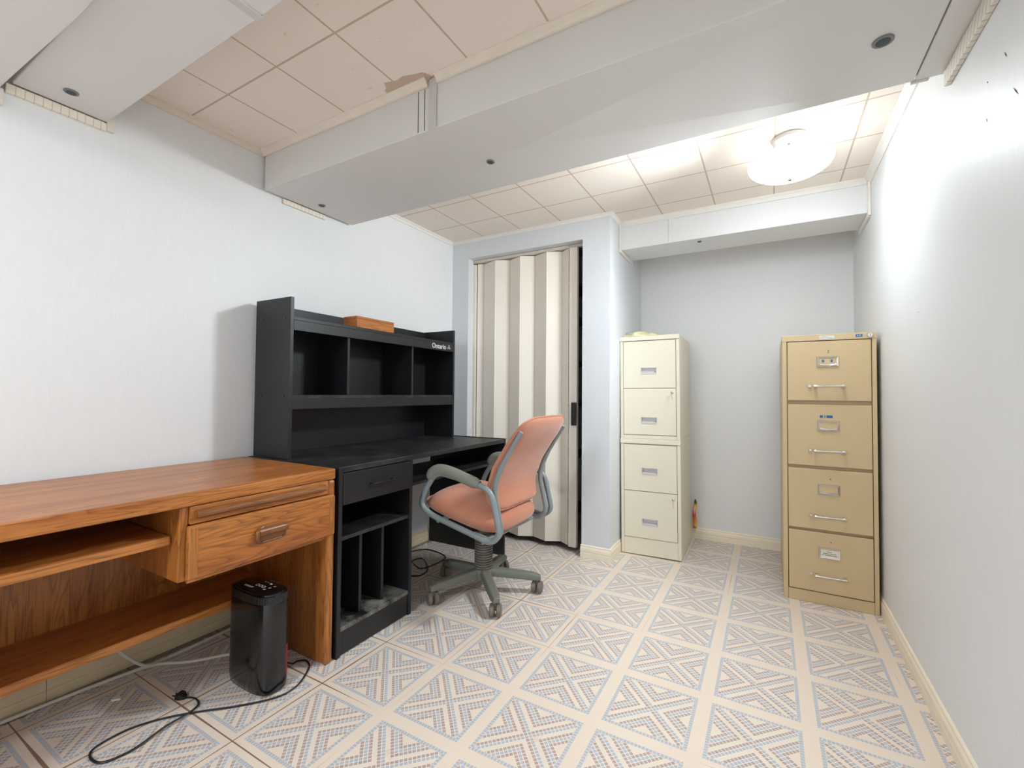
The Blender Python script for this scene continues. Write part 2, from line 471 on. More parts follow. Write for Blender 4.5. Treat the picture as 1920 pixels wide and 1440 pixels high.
# mouldings on the walls under the ducts (short off-cuts with saw ticks)
def strip(name, m, y0, y1, z0, z1, wall, thick=.011):
    if wall == 'L': bb = B().box(XL + .0005, XL + thick, y0, y1, z0, z1)
    else: bb = B().box(XR - thick, XR - .0005, y0, y1, z0, z1)
    return struct(bb.build(name, m, None, .002))
strip('trim_9', 'tick_x', .412, .660, 1.962, 1.990, 'L', .016)
strip('trim_10', 'trim', .661, .684, 1.966, 2.024, 'L', .014)
strip('trim_11', 'tick_x', -.30, .384, 1.922, 1.950, 'L', .016)
strip('trim_12', 'trim', .385, .410, 1.915, 1.968, 'L', .014)
strip('trim_13', 'tick_x', 1.345, 1.585, 1.955, 1.9785, 'L', .013)
strip('trim_14', 'tick_r', .30, 1.742, 1.932, 1.978, 'R', .014)

# -------------------------------------------------------------- accordion door
door = struct(thing('door_1', 'off-white accordion folding door drawn across the closet opening', 'door', (0, 2.80, 0)))
def sx(px, y):     # where the sight line through a column of the photo meets the depth y (used to lay out the folds)
    yaw, f = 0.519553, 845.0
    a = math.atan((px - 960) / f); return y * math.tan(a - yaw)
px_folds = [(893, 0), (906, 1), (927, -1), (955, 1), (974, -1), (1002, 1), (1024, -1), (1053.5, 1), (1066, -1)]
fold = [(sx(px, 2.80 + .024 * k) , .024 * k) for px, k in px_folds]
for i in range(len(fold) - 1):
    (x0, y0), (x1, y1) = fold[i], fold[i + 1]
    d = Vector((x1 - x0, y1 - y0, 0)); nrm = Vector((-d.y, d.x, 0)).normalized() * .003; dn = d.normalized() * .0035
    a, c = Vector((x0, y0, 0)) + dn, Vector((x1, y1, 0)) - dn
    poly = [((a - nrm).x, (a - nrm).y), ((c - nrm).x, (c - nrm).y), ((c + nrm).x, (c + nrm).y), ((a + nrm).x, (a + nrm).y)]
    B().prism(poly, 2, .036, 2.000).build('panel', 'vinyl', door, .001)
for x, y in fold[1:-1]:
    B().lathe([(.0045, .037), (.0045, 1.999)], (x, y, 0), 10).build('hinge', 'vinyl_dark' if y > 0 else 'vinyl', door, smooth=True)
xl0 = sx(1066, 2.775) + .003; xl1 = sx(1082, 2.775)
B().box(xl0, xl1, -.030, .004, .028, 2.000).build('lead_post', 'vinyl', door, .004)
B().box(fold[0][0] - .030, fold[0][0] - .004, -.012, .012, .03, 1.995).build('jamb_post', 'vinyl', door, .003)
box('track', 'vinyl_dark', door, OX0 + .002, OX1 - .002, -.016, .020, 2.004, 2.024, .002)
hb = box('handle', 'black_plastic', door, xl1 - .034, xl1 + .002, -.046, -.031, .822, .972, .004)
B().box(xl1 - .026, xl1 - .008, -.050, -.046, .838, .956).build('grip', 'black_gloss', hb, .001)
# closet shelving seen through the gap
sh = thing('closet_shelf', 'dark shelving inside the closet, glimpsed through the gap beside the folding door', 'shelves', (-1.42, 3.30, 0))
for z in (.16, .58, .95, 1.27, 1.60, 1.85):
    box('shelf', 'closet_dark', sh, -.50, .46, -.16, .18, z - .02, z, .002)
for x in (-.518, .462):
    box('upright', 'closet_dark', sh, x, x + .018, -.16, .18, 0, 1.95, .002)

# -------------------------------------------------------------- ducts
duct = thing('air_duct', 'wide white boxed air duct crossing the ceiling from wall to wall', 'duct', (0, 1.50, 1.98))
b = B()
X0, X1, Y0, Y1, Zt = -2.071, .383, -.256, .256, .1845
top = [(X0, Y0), (X1, Y0), (X1, Y1), (X0, Y1)]
v = [(x, y, 0) for x, y in top] + [(x, y, Zt) for x, y in top] + [(-.85, 0, -.009)]
b.add(v, [(0, 1, 8), (1, 2, 8), (2, 3, 8), (3, 0, 8), (4, 7, 6, 5), (0, 4, 5, 1), (1, 5, 6, 2), (2, 6, 7, 3), (3, 7, 4, 0)])
b.build('casing', 'duct', duct, .006, seg=3)
b = B().box(.386, XR - .001, -.256, .262, .001, Zt); b.build('end_casing', 'duct', duct, .003)
box('drive_cleat', 'cleat', duct, -1.066, -1.030, Y0 - .006, Y0 - .0005, -.004, Zt - .002, .002)
for x in (-1.118, -1.088): box('standing_seam', 'seam', duct, x - .0010, x + .0010, Y0 - .0016, Y0 - .0004, .004, Zt - .028)
box('corner_clip', 'cleat', duct, .375, .418, .2565, .268, -.004, .006, .002)
def plug(parent, x, y, z, r=.019):
    b = B(); b.lathe([(r * .62, .001), (r, .001), (r, -.003), (r * .78, -.0045), (r * .62, -.003)], (x, y, z), 28)
    o = b.build('hole_plug', 'plug_ring', parent, smooth=True)
    B().lathe([(r * .70, -.0032), (r * .66, -.0048), (r * .3, -.0052), (.0006, -.0052)], (x, y, z), 24).build('plug_core', 'plug_core', o, smooth=True)
plug(duct, -2.006 + .03, -.012, -.0015, .017); plug(duct, -.981, .025, -.0085, .017); plug(duct, .268, .012, -.0015, .024)

duct2 = thing('air_duct', 'grey boxed air duct along the ceiling nearest the viewer, upper left corner', 'duct', (0, .54, 1.992))
box('casing', 'duct', duct2, -2.068, XR - .002, -.115, .120, 0, ZC - 1.9925, .004)
box('drive_cleat', 'cleat', duct2, -1.150, -1.124, -.115, .1225, -.0045, -.0003, .001)
box('drive_cleat', 'cleat', duct2, -1.150, -1.124, .1203, .1235, -.004, .16, .001)
plug(duct2, -1.955, -.008, 0, .019)
duct3 = thing('air_duct', 'lower grey duct panel at the top left edge, past the dark open joint', 'duct', (0, .10, 1.955))
b = B(); far = [(-2.066, .297), (-1.50, .3135), (XR - .003, .3135)]
b.loft([[(x, -.40, 0), (x, y, 0), (x, y, .20), (x, -.40, .20)] for x, y in far])
b.build('casing', 'duct', duct3, .004)
duct4 = thing('air_duct', 'short white boxed duct over the filing cabinets under the far ceiling', 'duct', (0, 3.08, 1.985))
box('casing', 'wall', duct4, XC + .001, XR - .001, -.145, .135, 0, ZC - 1.9855, .003)
box('drive_cleat', 'wall', duct4, -.548, -.528, -.150, -.1455, -.002, .150, .0015)
plug(duct4, -.375, -.085, 0, .013)
def wall_l(name, x, s):
    """L-shaped moulding around the duct's end, on the side wall"""
    bb = B(); bb.box(x, x + s * .012, 2.912, 2.934, 1.966, ZC - .0005).box(x, x + s * .012, 2.934, 3.235, 1.962, 1.984)
    return struct(bb.build(name, 'trim_lit', None, .002))
wall_l('trim_15', XC + .0005, 1); wall_l('trim_16', XR - .0005, -1)

# -------------------------------------------------------------- ceiling lamp and added fill lights
def lamp(label, x, y, bowl, up):
    t = thing('ceiling_light', label, 'ceiling light', (x, y, ZC))
    B().lathe([(.060, -.0005), (.068, -.004), (.066, -.018), (.052, -.026), (.004, -.027)], n=36).build('canopy', 'silver', t, smooth=True)
    B().lathe([(.006, -.026), (.006, -.192)], n=10).build('stem', 'brass', t, smooth=True)
    prof = [(.163 * sin(a), -.117 - .062 * cos(a) + .004) for a in [PI / 2 * (1 - k / 14) for k in range(15)]]
    outer = [(max(r, .007), h) for r, h in prof]
    inner = [(max(r - .004, .006), h + .004) for r, h in reversed(prof)]
    b = B(); b.lathe(outer, n=48, cap=False); b.cur = 1; b.lathe(inner, n=48, cap=False)
    b.build('glass_bowl', None, t, smooth='all', mats=[bowl, 'glass_inside'])
    B().lathe([(.004, -.176), (.009, -.178), (.011, -.185), (.008, -.192), (.001, -.195)], n=18).build('finial', 'brass', t, smooth=True)
    L = bpy.data.lights.new('bulb', 'POINT'); L.energy = up; L.shadow_soft_size = .03; L.color = (.87, .95, 1)
    lo = bpy.data.objects.new('bulb', L); COL.objects.link(lo); lo.parent = t; lo.location = (.045, 0, -.085)
    return t
def beam(t, at, aim, energy):
    L = bpy.data.lights.new('added_spot', 'SPOT'); L.energy = energy; L.shadow_soft_size = .10; L.color = (.87, .95, 1)  # extra spotlight, not part of the fixture, lifts the left wall and desks
    L.spot_size = math.radians(150); L.spot_blend = .75
    o = bpy.data.objects.new('added_spot', L); COL.objects.link(o); o.parent = t
    o.location = Vector(at) - t.location
    o.rotation_euler = (Vector(aim) - Vector(at)).to_track_quat('-Z', 'Y').to_euler()
far_lamp = lamp('lit white glass bowl light hanging from the far ceiling', .082, 2.300, 'bowl', LAMP_UP)
beam(far_lamp, (.03, 2.27, 1.94), (-2.085, 1.15, .70), FILL_SPOT)
lamp('added fill light, a lit glass bowl on the ceiling behind the viewer', -.95, -1.15, 'bowl_fill', 3.0)  # invented fixture out of view, put in to fill the near half

# -------------------------------------------------------------- oak desk
OA = -.32                                        # world y of the desk's left end
od = thing('oak_desk', 'orange-brown oak desk with one drawer along the left wall', 'desk', (-1.452, OA, 0), PI / 2)
L = 1.180 - OA; D = .605
def u(y): return y - OA
b = B().box(0, L, 0, D, .694, .735); b.build('desktop', 'oak_x', od, .007, seg=3)
box('leg_panel', 'oak_z', od, L - .034, L - .001, .001, D - .01, 0, .693, .009)
box('leg_panel', 'oak_z', od, .002, .034, .008, D - .01, 0, .693, .006)
box('back_panel', 'oak_z', od, .035, L - .035, D - .045, D - .028, .245, .692)
box('low_shelf', 'oak_x', od, .035, L - .035, .285, D - .046, .226, .254, .004)
box('shelf', 'oak_x', od, .035, u(.6515), .045, D - .046, .584, .612, .007)
ped = B().box(u(.6535), u(.678), .010, D - .046, .481, .693).box(u(.678), L - .035, .0225, D - .046, .642, .648).build('drawer_case', 'oak_z', od, .003)
box('rail', 'oak_x', od, u(.6785), L - .035, .000, .0215, .6425, .693, .001)
pb = B(); pb.prism([(-.0005, .6590), (-.011, .6592), (-.0165, .6635), (-.0185, .6695), (-.0165, .6765), (-.011, .6815), (-.0005, .6820)], 0, u(.690), u(1.128))
pb.build('pull_out_board', 'oak_pull', od, .0015)
dr = B().box(u(.668), u(1.163), -.016, .003, .487, .641).build('drawer', 'oak_x', od, .006, seg=3)
box('drawer_edge', 'oak_z', dr, u(.668) , u(.692), -.0172, -.0155, .493, .635, .0008)
box('drawer_edge', 'oak_z', dr, u(1.139), u(1.163), -.0172, -.0155, .493, .635, .0008)
box('drawer_box', 'oak_x', dr, u(.690), u(1.12), .004, .48, .495, .630)
box('drawer_rail', 'oak_x', od, u(.679), L - .035, .012, .026, .470, .486, .003)
# scooped wooden pull: an overhanging round lip, a rounded left end and a shallow dish below
y0, y1, zp = u(.862), u(.966), .573
pl = B(); rings = []
for k in range(11):
    t = k / 10; x = y0 + .004 + (y1 - y0 - .004) * t; q = 1 if k < 10 else .9
    rings.append([(x, -.0155 + .002 - .0215 * q * max(0, sin(a)) ** .8 if 0 <= a <= PI else -.0145, zp + .0155 * q * cos(a)) for a in [PI * j / 12 for j in range(13)]])
pl.loft(rings)
pl.build('drawer_pull', 'oak_pull', dr, smooth=True)
path = [(y0 + .022 - .024 * sin(a), -.0165 - .012 * sin(a) ** 2, zp - .011 + .024 * cos(a)) for a in [PI * j / 14 for j in range(15)]]
path += [(y0 + .022 + (y1 - y0 - .040) * k / 6, -.0165, zp - .035) for k in range(1, 7)]
path += [(y1 - .018 + .016 * sin(a), -.0165, zp - .016 - .019 * cos(a)) for a in [PI / 2 * j / 6 for j in range(1, 7)]]
B().tube(path, [.0075 - .004 * min(1, max(0, (k - 8) / 8)) for k in range(len(path))], 10).build('pull_rim', 'oak_pull', dr, smooth=True)
b = B(); b.prism([(y0 + .004, zp), (y0 + .006, zp - .018), (y0 + .020, zp - .034), (y1 - .018, zp - .034), (y1 - .003, zp - .016), (y1 - .002, zp)], 1, -.0172, -.0158)
b.build('pull_dish', 'oak_pull', dr)

# -------------------------------------------------------------- black computer desk
bd = thing('computer_desk', 'black laminate computer desk with drawer and keyboard tray beneath the hutch', 'desk', (-1.450, 1.193, 0), PI / 2 + math.radians(.8))
BL, BD = 1.302, .600
box('side_panel', 'black', bd, 0, .018, 0, BD, 0, .735, .001)
box('side_panel', 'black', bd, .405, .423, .001, BD - .03, 0, .712, .001)
box('side_panel', 'black', bd, BL - .018, BL, 0, BD, 0, .739, .001)
box('desktop', 'black_dust', bd, .0185, BL - .0185, .001, BD, .713, .735, .0015)
d = box('drawer', 'black', bd, .0205, .4035, .000, .016, .585, .709, .001)
b = B(); b.tube(round_path([(.160, 0, .648), (.160, -.024, .648), (.282, -.024, .648), (.282, 0, .648)], .012), .0042, 10)
b.build('handle', 'dark_metal', d, smooth=True)
box('drawer_box', 'black', d, .028, .396, .017, .45, .595, .700)
box('shelf', 'black_dust', bd, .0185, .4045, .008, BD - .032, .445, .460, .001)
for x in (.146, .272): box('divider', 'black', bd, x, x + .0150, .043, BD - .032, .1125, .4445, .001)
box('bottom_shelf', 'black_dusty', bd, .0185, .4045, .004, BD - .032, .094, .112, .001)
box('kick_panel', 'black', bd, .0185, .4045, .006, .022, .004, .0935, .001)
box('back_panel', 'black', bd, .0185, .4045, BD - .031, BD - .026, .03, .712)
box('keyboard_tray', 'black_dust', bd, .4235, BL - .0185, .045, .430, .578, .592, .001)

ht = thing('desk_hutch', 'black three-bay hutch standing on the back of the computer desk', 'hutch', (-1.450, 1.193, .7362), PI / 2 + math.radians(.8))
H0, H1, F0, F1, HT = .024, 1.222, .352, .600, .706
for x in (H0, H1 - .017): 
    sp = box('side_panel', 'black', ht, x, x + .017, F0, F1, 0, HT, .001)
    if x == H0:
        for yy, zz in ((.39, .614), (.548, .614), (.39, .272), (.548, .272)):
            B().lathe([(.0062, 0), (.0062, -.0012), (.004, -.002), (.0005, -.002)], (H0, yy, zz), 14, axis=0).build('screw_cap', 'black_gloss', sp, smooth=True)
box('back_panel', 'black', ht, H0 + .0175, H1 - .0175, F1 - .012, F1 - .001, 0, HT - .004)
box('top_shelf', 'black', ht, H0 + .0175, H1 - .0175, F0 + .003, F1 - .013, .607, .622, .001)
tr = box('top_rail', 'black', ht, H0 + .0175, H1 - .0175, F0 + .001, F0 + .015, .562, .6065, .001)
box('middle_shelf', 'black_dust', ht, H0 + .0175, H1 - .0175, F0 + .003, F1 - .013, .262, .277, .001)
box('lower_rail', 'black', ht, H0 + .0175, H1 - .0175, F0 + .001, F0 + .015, .215, .2615, .001)
for x in (.346, .816): box('divider', 'black', ht, x, x + .014, F0 + .012, F1 - .013, .2775, .6065, .001)
# lettering on the rail
cu = bpy.data.curves.new('lettering', 'FONT'); cu.body = 'Ontario'; cu.size = .043; cu.extrude = .0005; cu.offset = .0007; cu.space_character = 1.02
tmp = bpy.data.objects.new('tmp', cu); COL.objects.link(tmp)
dg = bpy.context.evaluated_depsgraph_get()
me = bpy.data.meshes.new_from_object(tmp.evaluated_get(dg)); bpy.data.objects.remove(tmp)
me.materials.clear(); me.materials.append(MAT['white_print'])
to = bpy.data.objects.new('lettering', me); COL.objects.link(to); to.parent = tr
to.rotation_euler = (PI / 2, 0, 0); to.location = (.985, F0 + .0004, .573)
b = B()
for k in range(3):                                # trillium mark: three outlined petals
    a = PI / 2 + k * 2 * PI / 3; c = Vector((1.158 + .009 * cos(a), 0, .588 + .009 * sin(a)))
    rings = []
    for j in range(16):
        t = 2 * PI * j / 16; dx, dz = .0085 * cos(t), .0048 * sin(t)
        p = c + Vector((dx * cos(a) - dz * sin(a), 0, dx * sin(a) + dz * cos(a)))
        q = c + (p - c) * .62
        rings.append([(p.x, F0 + .0009, p.z), (p.x, F0 - .0002, p.z), (q.x, F0 - .0002, q.z), (q.x, F0 + .0009, q.z)])
    b.loft(rings, closed=True)
b.build('flower_mark', 'white_print', tr)

# wooden box on the hutch
wb = thing('wooden_box', 'small orange wooden box lying on top of the black hutch', 'box', (-1.450 - .364, 1.193 + .392, .7362 + .6225), PI / 2 + math.radians(1.2))
box('body', 'cedar', wb, 0, .264, 0, .098, 0, .046, .0015)
box('lid', 'cedar', wb, 0, .264, 0, .098, .0465, .058, .0015)

# -------------------------------------------------------------- office chair
ch = thing('office_chair', 'salmon fabric office chair with grey tube arms turned to the black desk', 'chair', (-1.300, 1.990, 0), PI)
# five-star base: local x is forward (world -x)
B().lathe([(.030, .070), (.052, .076), (.054, .112), (.047, .122), (.030, .124)], n=24).build('hub', 'base_plastic', ch, smooth=True)
for wa in (27, -45, -117, 171, 99):
    a = math.radians(wa - 180); ca, sa = cos(a), sin(a)
    rings = []
    for k in range(9):
        t = k / 8; r = .030 + .262 * t; wd = .027 - .004 * t; zt = .124 - .026 * t ** 1.25; zb = .086 - .020 * t
        if k == 8: wd *= .72; zt -= .007
        sec = [(-wd, zb), (-wd, zt - .012), (-wd * .72, zt), (wd * .72, zt), (wd, zt - .012), (wd, zb)]
        rings.append([(r * ca - s * sa, r * sa + s * ca, z) for s, z in sec])
    rings.append([(p[0] + ca * .006, p[1] + sa * .006, p[2] * .97 + .0015) for p in rings[-1]])
    leg = B().loft(rings).build('leg', 'base_plastic', ch, .004, smooth=True)
    cx, cy = .280 * ca, .280 * sa
    q = math.radians(-62 + 24 * sin(wa * 2.3)); cq, sq = cos(q), sin(q)
    cb = B()
    cb.lathe([(.0065, .030), (.0085, .050), (.0085, .070)], (cx, cy, 0), 10)
    for s in (-1, 1):
        ring = []
        for r, h in [(.004, -.0095), (.024, -.0095), (.0300, -.006), (.0300, .006), (.024, .0095), (.004, .0095)]:
            rr = []
            for k in range(20):
                t = 2 * PI * k / 20; along = h * 1.2 + s * .0160; lx = r * cos(t); lz = r * sin(t)
                rr.append((cx + lx * cq - along * sq, cy + lx * sq + along * cq, .0302 + lz))
            ring.append(rr)
        cb.loft(ring)
    cb.build('caster', 'caster', leg, smooth=True)
prof = [(.044, .1245)]
z = .126
while z < .300:
    prof += [(.0475, z + .002), (.0475, z + .0075), (.039, z + .0092), (.039, z + .0115)]; z += .0125
prof += [(.044, .302), (.030, .303), (.030, .345)]
B().lathe(prof, n=28).build('column', 'bellows', ch, smooth=True)
mech = B().box(-.11, .12, -.06, .06, .345, .374); mech.build('tilt_mechanism', 'base_plastic', ch, .008)
tilt = math.radians(11.5)
def sgnp(v, e): return math.copysign(abs(v) ** e, v)
def sheet(bb, p):
    """0..1 -> radius out to the edge and back, and the signed thickness there"""
    q = 1 - abs(2 * bb - 1); rho = 1 - (1 - q) ** 1.0; rho = sin(q * PI / 2) ** .8
    return rho, math.copysign(max(0, 1 - rho ** p) ** .5, bb - .5)
def seat_pt(a, bb):
    th = 2 * PI * a; rho, dd = sheet(bb, 4.5)
    x = .243 * rho * sgnp(cos(th), .50); y = .240 * rho * sgnp(sin(th), .50); zz = .064 * dd
    zz += .012 * (1 - (y / .24) ** 2) if zz > 0 else 0
    zz -= .055 * max(0, (x - .10) / .13) ** 2 * (1 if zz > 0 else .15)
    X, Z = x * cos(tilt) - zz * sin(tilt), x * sin(tilt) + zz * cos(tilt)
    return (X + .014, y, Z + .450)
B().grid(seat_pt, 64, 36, True).build('seat', 'fabric', ch, smooth='all')
spine = smooth_path([(-.212, 0, .482), (-.182, 0, .545), (-.188, 0, .620), (-.244, 0, .730), (-.316, 0, .830), (-.374, 0, .914)], 10)
def spine_at(t):
    t = min(max(t, 0), 1) * (len(spine) - 1); i = min(int(t), len(spine) - 2); return spine[i].lerp(spine[i + 1], t - i), (spine[i + 1] - spine[i]).normalized()
def back_pt(a, bb, half=.027, off=0):
    th = 2 * PI * a; rho, d = sheet(bb, 9)
    s = rho * sgnp(sin(th), .34); wv = rho * sgnp(cos(th), .34)
    p, t = spine_at(.5 + .5 * s)
    nrm = Vector((t.z, 0, -t.x))                      # forward
    width = .240 - .004 * (s > 0) * s ** 2 - .016 * max(0, -s) ** 2
    q = p + nrm * (half * d + off - .010 * (wv ** 2) * -1) 
    return (q.x, wv * width, q.z)
bk = B().grid(lambda a, c: back_pt(a, c, .026), 72, 36, True).build('backrest', 'fabric', ch, smooth='all')
def back_pipe(a):
    th = 2 * PI * a; s = sgnp(sin(th), .34); wv = sgnp(cos(th), .34)
    p, t = spine_at(.5 + .5 * s); nrm = Vector((t.z, 0, -t.x)); q = p + nrm * .010
    width = .2405 - .004 * (s > 0) * s ** 2 - .016 * max(0, -s) ** 2
    return Vector((q.x - .004, wv * width, q.z))
B().tube([back_pipe(k / 72) for k in range(72)], .0042, 6, True).build('piping', 'fabric', bk, smooth=True)
for s in (-1, 1):
    yy = s * .272
    loop = round_path([(-.100, yy, .620), (-.215, yy, .592), (-.262, yy, .398), (-.215, yy, .358), (.130, yy, .438), (.196, yy, .478), (.172, yy, .545), (.100, yy, .648), (-.090, yy, .622)], [0, .05, .045, .05, .045, .05, .07, .05, 0], 6)
    B().tube(loop, .0135, 12).build('arm_tube', 'tube', ch, smooth=True)
    pad = smooth_path([(.138, yy, .612), (.118, yy, .644), (.080, yy, .660), (.020, yy, .656), (-.080, yy, .630), (-.150, yy, .611)], 6)
    nr = len(pad)
    rad = [.0235 * (1 - max(0, abs(k / (nr - 1) - .5) * 2 - .86) * 2.2) for k in range(nr)]
    B().tube(pad, rad, 16, flat=1.12).build('armrest', 'armpad', ch, smooth=True)
    yi = s * .234
    st = round_path([(-.100, yi, .372), (-.200, yi, .350), (-.250, yi, .395), (-.204, yi, .590), (-.240, yi, .690), (-.345, yi, .858)], [0, .05, .06, .05, .06, 0], 6)
    nr = len(st)
    B().tube(st, [.0125 * (1 if k < nr - 3 else .9) for k in range(nr)], 12).build('back_upright', 'tube', ch, smooth=True)
for x, z in ((-.17, .353), (.09, .4130)):
    B().tube([(x, -.268, z), (x, .268, z)], .010, 10).build('cross_bar', 'tube', ch, smooth=True)
b = B(); b.tube([(.06, .05, .368), (.20, .085, .418)], .005, 8); b.lathe([(.004, -.016), (.014, -.012), (.016, 0), (.014, .014), (.004, .018)], (.216, .090, .424), 16, axis=1)
b.build('tilt_lever', 'brown_knob', ch, smooth=True)

# -------------------------------------------------------------- tan filing cabinet
fc = thing('filing_cabinet', 'tall tan four-drawer metal filing cabinet against the right wall', 'filing cabinet', (.0565, 2.715, 0), 0)
W, DP, HH = .386, .66, 1.336
box('body', 'tan', fc, 0, W, .026, DP, 0, HH, .002)
box('side_stile', 'tan', fc, 0, .0205, 0, .0258, 0, HH - .0305, .0015)
box('side_stile', 'tan', fc, W - .0175, W, 0, .0258, 0, HH - .0305, .0015)
box('top_rail', 'tan', fc, -.001, W + .001, -.001, .0258, HH - .030, HH, .0015)
box('base_panel', 'tan', fc, .0208, W - .0178, .003, .0258, .0005, .055, .0015)
for i, (z0, z1) in enumerate(((1.005, 1.302), (.680, .985), (.366, .664), (.060, .352))):
    d = box('drawer', 'tan', fc, .0235, W - .0205, .0005, .0250, z0, z1, .002)
    zh = (1.077, .757, .435, .145)[i]; zl = (1.199, .880, .565, .255)[i]
    x0, x1, hz = .148, .240, .027
    b = B()
    o = [(x0, zl - hz), (x1, zl - hz), (x1, zl + hz), (x0, zl + hz)]; n_ = [(x0 + .010, zl - hz + .010), (x1 - .010, zl - hz + .010), (x1 - .010, zl + hz - .010), (x0 + .010, zl + hz - .010)]
    rings = [[(p[0], 0, p[1]), (p[0] + (.003 if p[0] < .19 else -.003), -.006, p[1] + (.003 if p[1] < zl else -.003)), (q[0], -.003, q[1]), (q[0], 0, q[1])] for p, q in zip(o, n_)]
    b.loft(rings, closed=True)
    lh = b.build('label_holder', 'chrome', d)
    box('card', 'card' if i == 3 else 'tan', d, x0 + .008, x1 - .008, -.0012, -.0002, zl - hz + .008, zl + hz - .008)
    if i == 3:
        b = B()
        for k, (a, c) in enumerate(((.184, .204), (.168, .220), (.162, .226))):
            x = a
            while x < c:
                l = random.uniform(.003, .008); b.box(x, min(x + l, c), -.0018, -.0012, zl + .007 - k * .008 - .0014, zl + .007 - k * .008 + .0014); x += l + .0016
        b.build('print_lines', 'cable_black', d)
    else:
        b = B(); pts = [(x0 + .012 + k * (x1 - x0 - .024) / 8, -.004, zl - hz + .013 - .004 * sin(PI * k / 8)) for k in range(9)]
        b.tube(pts, .0035, 6); b.build('lower_lip', 'chrome', d, smooth=True)
    b = B()
    b.tube([(.132, -.030, zh), (.262, -.030, zh)], .0058, 10, flat=.85)
    for x in (.140, .254):
        b.box(x - .007, x + .007, -.031, 0, zh - .006, zh + .006)
    b.build('handle', 'chrome', d, .0012, smooth=True)
    b = B().box(.111, .126, -.012, 0, zh - .006, zh + .007); b.build('latch', 'chrome', d, .002)
    if i == 0:
        for xa in (.170, .205): box('tape_remnant', 'blue', d, xa, xa + .0095, -.0018, -.0012, zl - .003, zl + .010)
        b = B().lathe([(.0025, 0), (.0025, -.0006), (.0002, -.0006)], (.197, 0, zl + .054), 10, axis=1).lathe([(.0025, 0), (.0025, -.0006), (.0002, -.0006)], (.197, 0, zl + .045), 10, axis=1)
        b.build('screw_hole', 'cable_black', d)
    if i == 1:
        for xa, xb in ((.160, .172), (.178, .182), (.187, .212)): box('tape_remnant', 'blue', d, xa, xb, -.0007, 0, zl + .040, zl + .0525)
    if i >= 2:
        B().lathe([(.0028, 0), (.0028, -.0006), (.0002, -.0006)], (.200, 0, zl + .054), 10, axis=1).build('screw_hole', 'cable_black', d)
box('sticker', 'white_print', fc, .160, .222, -.0018, -.0012, HH - .024, HH - .008)
b = B(); b.tube([(.168, -.0019, HH - .018), (.180, -.0019, HH - .012), (.196, -.0019, HH - .018), (.214, -.0019, HH - .020)], .0006, 4); b.build('sticker_print', 'blue', fc)
tp = box('blue_plate', 'blue', fc, .306, .332, -.0022, -.0012, HH - .020, HH - .008)
b = B().box(.312, .316, -.0027, -.0022, HH - .0165, HH - .0115).box(.321, .325, -.0027, -.0022, HH - .0165, HH - .0115); b.build('plate_print', 'white_print', tp)
lk = B().lathe([(.0125, 0), (.0125, -.006), (.010, -.009), (.0004, -.009)], (.361, -.001, HH - .014), 24, axis=1).build('lock', 'chrome', fc, smooth=True)
B().box(.3602, .3618, -.0105, -.0098, HH - .0185, HH - .009).build('keyhole', 'cable_black', lk)

# -------------------------------------------------------------- stacked cream cabinets
RZ, RY = math.radians(1.6), math.radians(-.55)
def cream_cabinet(label, loc, h, lip, base, drawers, hz, lock_z):
    t = thing('filing_cabinet', label, 'filing cabinet', loc, RZ, None, RY)
    w, dp = .374, .505
    box('body', 'cream', t, .002, w - .002, .020, dp, 0, h, .002)
    box('top_cap', 'cream', t, 0, w, -.002, .0198, h - lip, h, .003)
    box('side_stile', 'cream', t, .002, .022, .003, .0198, 0, h - lip - .0004, .0015)
    box('side_stile', 'cream', t, w - .022, w - .002, .003, .0198, 0, h - lip - .0004, .0015)
    box('base_panel', 'cream', t, .0225, w - .0225, .004, .0198, 0, base, .0015)
    for i, (z0, z1) in enumerate(drawers):
        a0, a1, c0, c1 = .0245, w - .0245, .135, .235
        q0, q1 = hz[i] - .021, hz[i] + .021
        b = B().box(a0, c0, 0, .019, z0, z1).box(c1, a1, 0, .019, z0, z1).box(c0, c1, 0, .019, z0, q0).box(c0, c1, 0, .019, q1, z1)
        d = b.build('drawer', 'cream', t)
        b = B(); b.box(c0, c1, .0165, .0195, q0, q1).box(c0, c0 + .004, -.001, .0165, q0, q1).box(c1 - .004, c1, -.001, .0165, q0, q1).box(c0, c1, -.001, .0165, q1 - .004, q1)
        b.prism([(-.003, q0), (.0165, q0), (.0165, q0 + .016), (.004, q0 + .007), (-.003, q0 + .006)], 0, c0, c1)
        b.build('recessed_handle', 'silver', d)
        if i == 0:
            lo = B().lathe([(.0085, 0), (.0085, -.004), (.006, -.006), (.0004, -.006)], (w - .046, 0, lock_z), 18, axis=1).build('lock', 'chrome', d, smooth=True)
            kb = B(); kb.box(w - .0470, w - .0450, -.026, -.006, lock_z - .003, lock_z + .003).box(w - .0468, w - .0452, -.034, -.024, lock_z - .009, lock_z + .009)
            kb.tube([(w - .046, -.029, lock_z - .008), (w - .044, -.030, lock_z - .03), (w - .042, -.027, lock_z - .045)], .0014, 6)
            kb.build('key', 'chrome', lo, .0008)
    return t
lowpos = Vector((-.8455, 2.928, .0045))
cream_cabinet('lower cream two-drawer filing cabinet of the stack, standing on the floor', lowpos, .737, .031, .105, ((.109, .402), (.406, .700)), (.212, .534), .370)
up = Matrix.Rotation(RZ, 3, 'Z') @ (Matrix.Rotation(RY, 3, 'Y') @ Vector((-.001, .004, .7378)))
cream_cabinet('upper cream two-drawer filing cabinet, stacked on top of the lower one', lowpos + up, .662, .029, .024, ((.027, .322), (.326, .628)), (.119, .437), .297)

